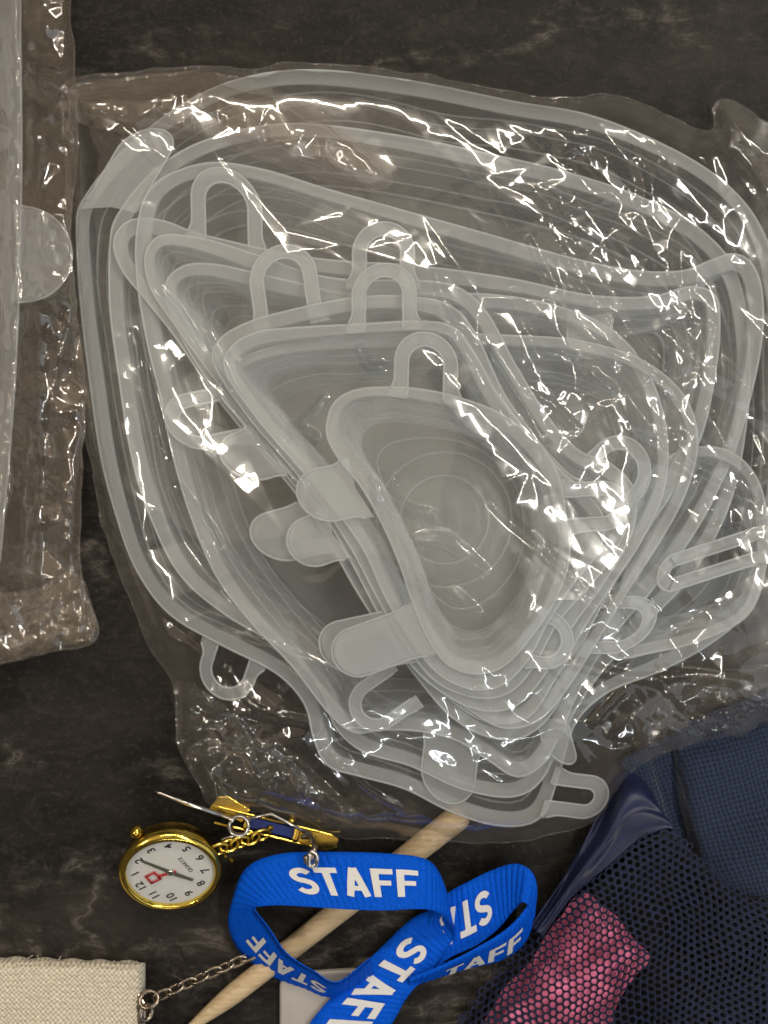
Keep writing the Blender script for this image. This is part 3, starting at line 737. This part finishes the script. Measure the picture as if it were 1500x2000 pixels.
# ------------------------------------------------------------------ lanyard
class Ribbon:
    def __init__(s, name, pairs, parent, rib=0.00215, nv=9):
        mm = 0.001
        arr = np.array([tuple(P(x1, y1, z1 * mm)) + tuple(P(x2, y2, z2 * mm)) for (x1, y1, z1), (x2, y2, z2) in pairs])
        n = 700; c = catmull(arr, n, closed=False); s.A = c[:, :3]; s.B = c[:, 3:]
        mid = (s.A + s.B) / 2
        s.L = np.concatenate([[0], np.cumsum(np.linalg.norm(np.diff(mid, axis=0), axis=1))])
        t = np.gradient(mid, axis=0); nn = np.cross(t, s.B - s.A); nn /= np.linalg.norm(nn, axis=1)[:, None] + 1e-12
        s.N = nn
        V, F = [], []
        g = np.random.default_rng(3); ph = np.cumsum(g.normal(1, .12, n)) ; 
        hh = 0.00046 * np.abs(np.sin(s.L / rib * math.pi + 1.2 * np.sin(s.L / .011))) ** 0.7 * (.8 + .3 * np.sin(s.L / .0047))
        for side in (1, -1):
            for i in range(n):
                for k in range(nv):
                    v = k / (nv - 1); e = 1 if 0 < k < nv - 1 else .3
                    V.append(s.A[i] + (s.B[i] - s.A[i]) * v + side * s.N[i] * (0.00045 + hh[i]) * e)
        tot = n * nv
        for i in range(n - 1):
            for k in range(nv - 1):
                q = (i * nv + k, i * nv + k + 1, (i + 1) * nv + k + 1, (i + 1) * nv + k)
                F.append(q); F.append(tuple(tot + j for j in reversed(q)))
            for k in (0, nv - 1):
                F.append((i * nv + k, (i + 1) * nv + k, tot + (i + 1) * nv + k, tot + i * nv + k))
        s.o = link(name, V, F, M_ribbon, parent)
    def at(s, u, v, side, off):
        i = np.interp(u, s.L, np.arange(len(s.L))); i0 = int(min(max(i, 0), len(s.L) - 2)); f = i - i0
        A = s.A[i0] * (1 - f) + s.A[i0 + 1] * f; B = s.B[i0] * (1 - f) + s.B[i0 + 1] * f
        return Vector(A + (B - A) * v + side * s.N[i0] * off)
    def uat(s, px, py, lo=0.0):
        """length along the ribbon nearest to a photo pixel"""
        m = (s.A + s.B) / 2; k = CAM_H / (CAM_H - m[:, 2]) / PX
        d = (750 + m[:, 0] * k - px) ** 2 + (1000 - m[:, 1] * k - py) ** 2
        d[:int(lo * len(d))] = 1e12
        return s.L[int(np.argmin(d))]

def strip(path, wd):
    """bold stroke polygon strip: list of quads in 2D"""
    p = np.array(path, float); t = np.gradient(p, axis=0); nn = np.stack([-t[:, 1], t[:, 0]], -1); nn /= np.linalg.norm(nn, axis=1)[:, None] + 1e-9
    return p + nn * wd / 2, p - nn * wd / 2
def glyph(ch):
    out = []
    def line(a, b, wd=.21, n=8): out.append(strip(np.linspace(a, b, n), wd))
    if ch == 'S':
        P_ = []
        for an in np.linspace(15, 270, 22): P_.append((.345 + .225 * math.cos(math.radians(an)), .715 + .185 * math.sin(math.radians(an))))
        for an in np.linspace(80, -165, 24): P_.append((.345 + .245 * math.cos(math.radians(an)), .30 + .20 * math.sin(math.radians(an))))
        P_ = np.array(P_); P_ = np.array([P_[max(0, i - 1):i + 2].mean(0) for i in range(len(P_))])
        out.append(strip(P_, .195)); wdt = .68
    elif ch == 'T': line((.31, 0), (.31, .82)); line((.0, .905), (.62, .905), .19); wdt = .63
    elif ch == 'A': line((.105, 0), (.37, 1.0), .205, 10); line((.635, 0), (.37, 1.0), .205, 10); line((.2, .29), (.54, .29), .165); wdt = .76
    else: line((.115, 0), (.115, 1.0)); line((.2, .905), (.60, .905), .19); line((.2, .50), (.54, .50), .175); wdt = .63
    return out, wdt
def print_text(rb, word, u0, du, v0, dv, cap, side, parent, stretch=1.0):
    """u0: start of the word, du=+-1 reading along the ribbon, v0 baseline, dv=+-1 direction of the letter tops"""
    x = 0
    wdt = np.linalg.norm(rb.B - rb.A, axis=1).mean()
    for ch in word:
        st, gw = glyph(ch); V, F = [], []
        for q, (a, b) in enumerate(st):
            n = len(a); o = len(V)
            for i in range(n):
                for k in range(4):
                    pt = a[i] + (b[i] - a[i]) * k / 3
                    V.append(rb.at(u0 + du * (x + pt[0]) * cap * stretch, v0 + dv * pt[1] * cap / wdt, side, 0.00102 + 0.00002 * q))
            for i in range(n - 1):
                for k in range(3): F.append((o + i * 4 + k, o + i * 4 + k + 1, o + (i + 1) * 4 + k + 1, o + (i + 1) * 4 + k))
        link('letter', V, F, M_print, parent)
        x += gw + .06
    return x * cap * stretch
lan = thing('lanyard', 'bright blue ribbed lanyard ribbon printed STAFF in white, looped on the counter', 'lanyard', P(720, 1850, 0))
R1 = Ribbon('front_loop', [((730,1905,3),(722,1872,14)),((650,1946,2),(660,1918,15)),((592,1930,2),(612,1896,16)),((530,1906,2),(560,1862,17)),((474,1864,3),(525,1812,18)),
    ((447,1812,6),(498,1776,19)),((455,1755,11),(512,1770,20)),((482,1695,15),(548,1768,21)),((545,1668,18),(605,1771,22)),((640,1664,20),(680,1776,23)),
    ((740,1666,21),(755,1778,23)),((815,1673,20),(815,1775,22)),((848,1690,17),(850,1780,19)),((866,1728,12),(874,1798,15)),((868,1762,7),(885,1815,10)),((842,1776,4),(886,1832,7)),
    ((800,1798,4),(868,1860,6)),((745,1850,4),(835,1903,6)),((680,1915,4),(797,1945,6)),((615,1985,5),(768,1995,6)),((560,2070,5),(720,2070,6))], lan)
R2 = Ribbon('rear_loop', [((835,1795,5),(850,1892,4)),((872,1747,6),(882,1868,5)),((915,1722,7),(932,1845,6)),((960,1700,9),(975,1812,8)),((1005,1687,13),(1003,1778,12)),
    ((1036,1700,16),(1024,1762,16)),((1047,1732,15),(1040,1795,10)),((1030,1770,14),(1024,1842,4)),((990,1815,13),(982,1873,2)),((925,1855,12),(917,1890,2)),((865,1885,11),(850,1910,2)),((800,1912,9),(790,1928,2))], lan)
def side_of(rb, u):
    i = int(np.argmin(np.abs(rb.L - u))); return 1 if rb.N[i][2] > 0 else -1
cap = 0.0090
u = R1.uat(572, 1722); print_text(R1, 'STAFF', u, 1, 0.76, -1, cap * .98, side_of(R1, R1.uat(680, 1720)), R1.o, 1.27)
u = R1.uat(815, 1832, .6); print_text(R1, 'STAFF', u, 1, 0.20, 1, cap * 1.1, side_of(R1, R1.uat(760, 1890, .7)), R1.o, 1.15)
u = R1.uat(640, 1925); print_text(R1, 'STAFF', u, 1, 0.80, -1, cap * .85, side_of(R1, R1.uat(530, 1850)), R1.o, 1.15)
u = R2.uat(962, 1762); print_text(R2, 'STA', u, -1, 0.24, 1, cap * .95, side_of(R2, R2.uat(920, 1780)), R2.o, 1.1)
u = R2.uat(868, 1893); print_text(R2, 'TAFF', u, -1, 0.84, -1, cap * .9, side_of(R2, R2.uat(960, 1850)), R2.o, 1.25)
seat(lan)

# ------------------------------------------------------------------ fob watch
wr = thing('fob_watch', 'gold nurse fob watch with white dial and pin brooch beside the lanyard', 'watch', P(335, 1700, 0))
nrm = Vector((0.10, -0.48, 0.87)).normalized()
y12 = Vector((math.cos(math.radians(212)), math.sin(math.radians(212)), 0)); y12 = (y12 - nrm * y12.dot(nrm)).normalized()
x3 = y12.cross(nrm)
org = P(333, 1706, 0.0148)
MW = Matrix(((x3.x, y12.x, nrm.x, org.x), (x3.y, y12.y, nrm.y, org.y), (x3.z, y12.z, nrm.z, org.z), (0, 0, 0, 1)))
R = 0.0158; mm = 0.001
def part(name, vf, mat, parent=wr): return link(name, vf[0], vf[1], mat, parent)
part('case', lathe([(0, -9.2*mm), (R*.80, -9.2*mm), (R*.90, -8.6*mm), (R*.94, -7.4*mm), (R*.94, -4.6*mm), (R*.97, -4.2*mm), (R*.97, -2.0*mm), (R*.93, -1.7*mm)], 72, MW), M_gold)
part('bezel', lathe([(R*.93, -1.9*mm), (R*1.02, -1.7*mm), (R*1.05, -1.0*mm), (R*1.04, -.2*mm), (R*1.0, .5*mm), (R*.95, .9*mm), (R*.90, .8*mm), (R*.885, .2*mm), (R*.88, -.8*mm)], 72, MW), M_gold)
dial = part('dial', lathe([(R*.89, -.75*mm), (R*.5, -.75*mm), (0.0, -.75*mm)], 64, MW), M_dial)
part('crystal', lathe([(R*.885, .2*mm), (R*.7, .5*mm), (R*.35, .75*mm), (0.00001, .8*mm)], 48, MW), M_glass)
def txt(s, size, cx, cy, ang, z, mat, parent, name, bold=0.0):
    cu = bpy.data.curves.new(name, 'FONT'); cu.body = s; cu.size = size; cu.align_x = 'CENTER'; cu.align_y = 'CENTER'; cu.offset = bold; cu.extrude = 0.00004
    t = bpy.data.objects.new(name, cu); COL.objects.link(t); dg = bpy.context.evaluated_depsgraph_get(); dg.update()
    me = bpy.data.meshes.new_from_object(t.evaluated_get(dg)); bpy.data.objects.remove(t); bpy.data.curves.remove(cu)
    me.transform(MW @ Matrix.Translation((cx, cy, z)) @ Matrix.Rotation(ang, 4, 'Z')); me.materials.clear(); me.materials.append(mat)
    o = bpy.data.objects.new(name, me); COL.objects.link(o); o.parent = parent; return o
for h in range(1, 13):
    an = math.radians(90 - 30 * h); txt(str(h), R*.24, R*.70*math.cos(an), R*.70*math.sin(an), 0, -.66*mm, M_ink, dial, 'numeral', 0.00006)
txt('QUARTZ', R*.115, 0, -R*.36, 0, -.66*mm, M_ink, dial, 'printed_word')
def hand(name, ang, l0, l1, w0, w1, z, mat):
    d = Vector((math.sin(math.radians(ang)), math.cos(math.radians(ang)))); q = Vector((d.y, -d.x))
    poly = [tuple(d*l0 + q*w0), tuple(d*l0 - q*w0), tuple(d*l1 - q*w1), tuple(d*l1 + q*w1)]
    o = link(name, *prism(poly, z, z + .12*mm, MW), mat, wr, False); return o
hand('minute_hand', 62, -R*.06, R*.66, R*.045, R*.028, -.5*mm, M_hand)
hand('hour_hand', 238, -R*.06, R*.50, R*.055, R*.03, -.36*mm, M_hand)
hand('second_hand', 12, -R*.12, R*.26, R*.03, R*.03, -.22*mm, M_red)
sq = []
c0 = Vector((R*.02 + .30*R*math.sin(math.radians(12)), .36*R)); hw = R*.105
for (x, y, a_, b_) in ((0, hw, hw*1.2, R*.024), (0, -hw, hw*1.2, R*.024), (hw, 0, R*.024, hw), (-hw, 0, R*.024, hw)):
    sq.append(prism([(c0.x+x-a_, c0.y+y-b_), (c0.x+x+a_, c0.y+y-b_), (c0.x+x+a_, c0.y+y+b_), (c0.x+x-a_, c0.y+y+b_)], -.22*mm, -.1*mm, MW))
part('second_hand_square', join(sq), M_red)
part('centre_cap', lathe([(R*.075, -.6*mm), (R*.075, -.02*mm), (R*.04, .1*mm), (0.00001, .12*mm)], 20, MW), M_steel)
# crown at 3 o'clock side as seen: toward the upper left
cd = (P(285, 1618, .012) - org); cd = (cd - nrm * cd.dot(nrm)).normalized(); cb = org - nrm * .0048 + cd * R * .93
part('crown', tube([cb, cb + cd*.0012, cb + cd*.0016, cb + cd*.0034, cb + cd*.0042], 0, 16, rads=[.0012, .0012, .0021, .0022, .0013]), M_gold)
# chain links up to the brooch
def ring_link(c, d, n, a_, b_, r, name, mat, parent, seg=18):
    d = Vector(d).normalized(); n = Vector(n); n = (n - d * n.dot(d)).normalized(); e = n.cross(d)
    pts = [Vector(c) + d * a_ * math.cos(t) + e * b_ * math.sin(t) for t in np.linspace(0, 2*math.pi, seg, endpoint=False)]
    return part(name, tube(pts, r, 7, closed=True), mat, parent)
A_ = P(416, 1662, .0145); B_ = P(520, 1628, .009); dch = (B_ - A_)
for i in range(5):
    s = (i + .5) / 5; c = A_.lerp(B_, s)
    ring_link(c, dch, (0, .6 if i % 2 else -.35, .8), .0030, .0019, .0006, 'chain_link', M_gold, wr)
for i, (x, y) in enumerate(((428, 1650), (440, 1672), (452, 1680), (470, 1640))):
    p = P(x, y, .009); part('chain_bead', lathe([(0.00001, -.001), (.0007, -.0007), (.001, 0), (.0007, .0007), (0.00001, .001)], 12, Matrix.Translation(p)), M_gold)
# brooch: gold bar with blue enamel, seen from its back
bA, bB = P(408, 1586, .006), P(660, 1648, .0055); bd = (bB - bA).normalized(); bn = Vector((0, 0.15, 1)); bn = (bn - bd*bn.dot(bd)).normalized(); be = bn.cross(bd)
MB = Matrix(((bd.x, be.x*.72, bn.x, bA.x), (bd.y, be.y*.72, bn.y, bA.y), (bd.z, be.z*.72, bn.z, bA.z), (0, 0, 0, 1))); LB = (bB - bA).length
def bar(x0, x1, y0, y1, z0, z1): return prism([(x0, y0), (x1, y0), (x1, y1), (x0, y1)], z0, z1, MB)
bevel(link('brooch_plate', *prism([(LB*.70, -.0040), (LB*.92, -.0040), (LB, -.0015), (LB, .0022), (LB*.94, .0036), (LB*.70, .0040)], 0, .0011, MB), M_gold, wr, False), .0003)
bevel(link('brooch_leaf', *prism([(LB*.0, .0020), (LB*.26, -.0010), (LB*.30, .0055), (LB*.12, .0090), (LB*.04, .0080)], .0002, .0012, MB), M_gold, wr, False), .0003)
bevel(link('enamel_panel', *bar(LB*.30, LB*.66, -.0022, .0026, .0011, .0017), M_enamel, wr, False), .0002)
for y0, y1 in ((-.0042, -.0030), (.0030, .0040)):
    bevel(link('brooch_rail', *bar(LB*.06, LB*.84, y0, y1, .0009, .0026), M_gold, wr, False), .0003)
for x in (.30, .68): bevel(link('brooch_post', *bar(LB*x - .0009, LB*x + .0009, -.0026, .0030, .0010, .0042), M_gold, wr, False), .0004)
part('brooch_stud', lathe([(.0011, .0015), (.0011, .0030), (.0006, .0036), (0.00001, .0037)], 14, MB @ Matrix.Translation((LB*.48, .0002, 0))), M_gold)
part('brooch_stud', lathe([(.0012, .001), (.0012, .0042), (.0006, .0048), (0.00001, .0049)], 14, MB @ Matrix.Translation((LB*.62, .0058, 0))), M_gold)
# pin, coil and clasp wire
part('pin_needle', tube([P(302, 1545, .012), P(312, 1549, .012), P(360, 1568, .0118), P(432, 1592, .0115)], 0, 10, rads=[.0001, .0005, .00075, .0008]), M_steel)
coil = [P(432, 1592, .0115)]
pc = P(467, 1613, .0115)
for k in range(44):
    t = 2.3 + k / 43 * 2 * math.pi * 2.4; coil.append(pc + Vector((.0031*math.cos(t), .0031*math.sin(t), .0014 - .0028*k/43)))
coil += [P(445, 1636, .009), P(433, 1641, .0088)]
part('pin_spring', tube(catmull([tuple(c) for c in coil], 160, False), .00062, 8), M_steel)
part('pin_bar', tube([P(478, 1600, .0105), P(530, 1590, .0100), P(560, 1606, .0095), P(610, 1632, .009)], .0006, 8), M_steel)
part('clasp_hook', tube(catmull([tuple(P(590, 1634, .010)), tuple(P(606, 1636, .0125)), tuple(P(614, 1652, .0225)), tuple(P(612, 1670, .0245)), tuple(P(600, 1684, .0242)), tuple(P(597, 1672, .0248))], 60, False), .0009, 8), M_bronze)
part('clasp_ring', tube(catmull([tuple(P(606, 1664, .0252)), tuple(P(619, 1672, .0255)), tuple(P(616, 1688, .0248)), tuple(P(604, 1690, .0248))], 24, True), .0008, 8), M_steel)
seat(wr)

# ------------------------------------------------------------------ cream canvas strap with chain
cs = thing('canvas_strap', 'cream woven canvas key strap with dark metal chain, lower left corner', 'key strap', P(150, 1940, 0))
Gx, Gy = np.meshgrid(np.linspace(0, 1, 220), np.linspace(0, 1, 140))
x = -60 + Gx * 344; y = 1866 + Gy * 190 + 12 * Gx + 2.0 * np.sin(Gx * 40) * (Gy < .02)
d = np.minimum.reduce([Gy * 190, (1 - Gx) * 344, np.full_like(Gx, 60)])
g = np.random.default_rng(2)
fine = 0.00010 * np.sin(y * PX / .0019 * 2 * math.pi + 1.5 * np.sin(x / 60)) + 1.9 * blur(g.normal(0, 0.0003, x.shape), 1.3)
z = 0.0005 + 0.0078 * np.sqrt(np.clip(1 - (1 - np.clip(d / 32, 0, 1)) ** 2, 0, 1)) + fine + 0.0006 * np.sin(Gx * 5 + 1) * np.sin(Gy * 4)
Vv = Pn(x, y, z).reshape(-1, 3); ii = np.arange(x.size).reshape(x.shape)
Fq = np.stack([ii[:-1, :-1], ii[1:, :-1], ii[1:, 1:], ii[:-1, 1:]], -1).reshape(-1, 4)
quadmesh('webbing', Vv, Fq, M_canvas, cs)
for k in range(9):
    px0 = random.uniform(40, 282); p0 = P(px0, 1872 + px0*.04, .005)
    link('loose_thread', *tube([p0, p0 + Vector((random.uniform(-.001, .001), .0008, .001)), p0 + Vector((random.uniform(-.002, .002), random.uniform(.001, .002), .0012))], .00012, 5), M_canvas, cs)
bevel(link('end_clamp', *prism([tuple(P(xx, yy, 0).xy) for xx, yy in ((262, 2030), (262, 1925), (280, 1922), (293, 1945), (292, 2030))], .0006, .0070), M_bronze, cs, False), .0008)
ring_link(P(291, 1952, .0075), (1, .3, 0), (0, .5, .8), .0032, .0026, .0008, 'swivel_ring', M_bronze, cs)
ring_link(P(286, 1978, .0065), (.2, 1, 0), (.6, 0, .8), .0026, .0020, .0009, 'swivel_ring', M_bronze, cs)
cA, cB = P(305, 1948, .006), P(500, 1862, .0055)
for i in range(8):
    s = (i + .5) / 8; ring_link(cA.lerp(cB, s), cB - cA, (0, .75 if i % 2 else -.2, .5 if i % 2 else 1), .0032, .0014, .0006, 'chain_link', M_bronze, cs)
seat(cs)

# ------------------------------------------------------------------ grey tag under the lanyard
poly = []
for cx, cy, a0 in ((575, 1922, 180), (690, 1915, 90), (740, 2060, 0), (575, 2060, 270)):
    for t in np.linspace(a0, a0 - 90, 8): poly.append(tuple(P(cx + 28*math.cos(math.radians(t)), cy - 28*math.sin(math.radians(t)), 0).xy))
tg = link('plastic_tag', *prism(poly, .0003, .0032), M_tag, None, False); bevel(tg, .0012, 4)
tag(tg, 'pale grey plastic tag with rounded corner half hidden beneath the lanyard', 'tag')

# ------------------------------------------------------------------ navy bag
nb = thing('backpack', 'navy blue bag with woven panel, satin binding and mesh pocket', 'backpack', P(1300, 1750, 0))
def sheet(name, zf, polyline, st, mat, parent):
    def f(X, Y, D, s): return zf(X, Y)
    return film(name, polyline, st, f, mat, parent)[0]
def z_fab(X, Y):
    b = 0.004 + 0.012 * np.clip((X - 1230) / 270, 0, 1) ** .8 * np.clip((Y - 1380) / 240, 0, 1) ** .7
    # soft bulges running down to the left
    q = (X - 1300) * .55 + (Y - 1500) * .83
    return np.maximum(b + 0.0016 * np.sin(q / 34.0 + .004 * (X - 1400)) * np.clip((X - 1290) / 70, 0, 1) - 0.010 * np.exp(-((X - 1300 - (Y - 1500) * .22) / 22) ** 2), 0.0012)
FAB = catmull([(1215,1490),(1300,1440),(1420,1380),(1620,1340),(1640,1560),(1640,1800),(1500,1760),(1430,1735),(1376,1700),(1330,1655),(1300,1600),(1262,1530)], 160)
sheet('woven_panel', z_fab, FAB, 4.0, M_navy, nb)
def z_mesh(X, Y):
    b = 0.0125 + 0.010 * np.clip((X - 1000) / 420, 0, 1)
    dip = -0.0050 * np.exp(-(((X - 1290) * .9 + (Y - 1790) * .45) / 95) ** 2) 
    ridge = 0.0045 * np.exp(-(((X - 1330) * .75 - (Y - 1900) * .65 + 55) / 60) ** 2)
    e = np.clip((X - (1130 - (Y - 1720) * .78)) / 60, 0, 1)
    return (b + dip + ridge) * (0.35 + .65 * np.sqrt(e))
# binding tape: folded satin strip along the pocket mouth
Gu, Gv = np.meshgrid(np.linspace(0, 1, 90), np.linspace(0, 1, 26), indexing='ij')
up = catmull([(1212,1512),(1190,1560),(1160,1615),(1118,1685),(1085,1745),(1040,1800)], 90, False)[::-1]
upper = catmull([(1030,1805),(1085,1735),(1130,1660),(1170,1590),(1208,1512),(1252,1512),(1285,1570)], 90, False)
lower = catmull([(1060,1830),(1110,1762),(1140,1735),(1205,1682),(1255,1642),(1300,1622),(1318,1622)], 90, False)
xx = upper[:, None, 0] * (1 - Gv) + lower[:, None, 0] * Gv; yy = upper[:, None, 1] * (1 - Gv) + lower[:, None, 1] * Gv
zz = 0.004 + 0.013 * np.sin(np.clip(Gv * 1.0, 0, 1) * math.pi * .62) * (0.45 + .55 * Gu) + 0.0016 * np.sin(Gv * 11 + Gu * 5) * (Gv < .6) + 0.0012 * np.sin(Gu * 16 + Gv * 6) * (1 - Gv)
zz += 0.0012 * (np.abs(Gv - .94) < .05)
Vv = Pn(xx, yy, zz).reshape(-1, 3); ii = np.arange(xx.size).reshape(xx.shape)
Fq = np.stack([ii[:-1, :-1], ii[:-1, 1:], ii[1:, 1:], ii[1:, :-1]], -1).reshape(-1, 4)
bt = quadmesh('binding_tape', Vv, Fq, M_satin, nb); sm = bt.modifiers.new('thickness', 'SOLIDIFY'); sm.thickness = .0005
# knitted mesh with real holes, hexagonal lattice
MESHP = np.array([(1112,1755),(1205,1676),(1255,1640),(1308,1618),(1345,1655),(1395,1695),(1450,1735),(1640,1790),(1640,2080),(830,2080),(900,1995),(985,1880),(1050,1800)], float)
pitch = 14.8; rowh = pitch * .866; V = []; F = []
rows = range(int(1600 / rowh), int(2090 / rowh)); cellc = []
ca, sa = math.cos(math.radians(-33)), math.sin(math.radians(-33))
for i in range(-80, 80):
    for j in range(-80, 80):
        lx = (j + .5 * (i & 1)) * pitch; ly = i * rowh
        x_ = 1230 + lx * ca - ly * sa; y_ = 1830 + lx * sa + ly * ca
        if 820 < x_ < 1600 and 1590 < y_ < 2070: cellc.append((x_, y_))
cellc = np.array(cellc); ok = inside(cellc[:, 0], cellc[:, 1], MESHP); cellc = cellc[ok]
pinkness = lambda X, Y: np.exp(-((X - 1130) ** 2 + (Y - 1880) ** 2) / (2 * 130 ** 2))
nh = 12
for (x_, y_) in cellc:
    openr = pitch * (.27 + .15 * float(pinkness(x_, y_))) * random.uniform(.92, 1.06); o_ = len(V)
    for ring in (0, 1, 2):
        for k in range(nh):
            an = 2 * math.pi * k / nh + math.radians(-33)
            hexr = pitch * .5 / math.cos(((2 * math.pi * k / nh) + math.pi / 6 + 1e-6) % (math.pi / 3) - math.pi / 6)
            hexr = pitch * .5 / math.cos((2 * math.pi * k / nh) % (math.pi / 3) if (2 * math.pi * k / nh) % (math.pi / 3) <= math.pi / 6 + 1e-6 else (math.pi / 3 - (2 * math.pi * k / nh) % (math.pi / 3)))
            r_ = (openr, (openr + hexr) / 2, hexr)[ring]
            X_, Y_ = x_ + r_ * math.cos(an), y_ + r_ * math.sin(an)
            X_, Y_ = X_ + 6 * math.sin(Y_ / 47) + 3 * math.sin(X_ / 31 + Y_ / 23), Y_ + 7 * math.sin(X_ / 58 + 1) + 3 * math.sin(X_ / 22 - Y_ / 37)
            zz_ = float(z_mesh(np.array(X_), np.array(Y_))) + (-.0004, .00025, 0.0)[ring] + .00025 * math.sin(k * 2.1 + x_)
            V.append(P(X_, Y_, zz_))
    for ring in (0, 1):
        for k in range(nh):
            l = (k + 1) % nh
            F.append((o_ + ring * nh + k, o_ + (ring + 1) * nh + k, o_ + (ring + 1) * nh + l, o_ + ring * nh + l))
mp_ = link('mesh_pocket', V, F, M_mesh, nb); mp_['kind'] = 'stuff'
sheet('pocket_lining', lambda X, Y: np.maximum(z_mesh(X, Y) - .0065, .0005), catmull([(1150,1745),(1300,1640),(1450,1740),(1640,1800),(1640,2080),(900,2080),(960,1960),(1080,1810)], 120), 8.0, M_lining, nb)
seat(nb)
def z_pink(X, Y, D, st):
    return np.maximum(z_mesh(X, Y) - .0008 - .0045 * np.exp(-D / 14.0) + 0.0007 * np.sin(X / 17 + Y / 29) * np.sin(Y / 13), .001)
pk = film('pink_pouch', rough_outline([(1125,1752),(1190,1775),(1240,1835),(1270,1868),(1235,1915),(1195,1990),(1150,2080),(930,2080),(950,1985),(1040,1870)], 5.0, 77, 80), 5.0, z_pink, M_pink, None)[0]
tag(pk, 'pink fabric pouch showing through the navy mesh pocket', 'pouch')
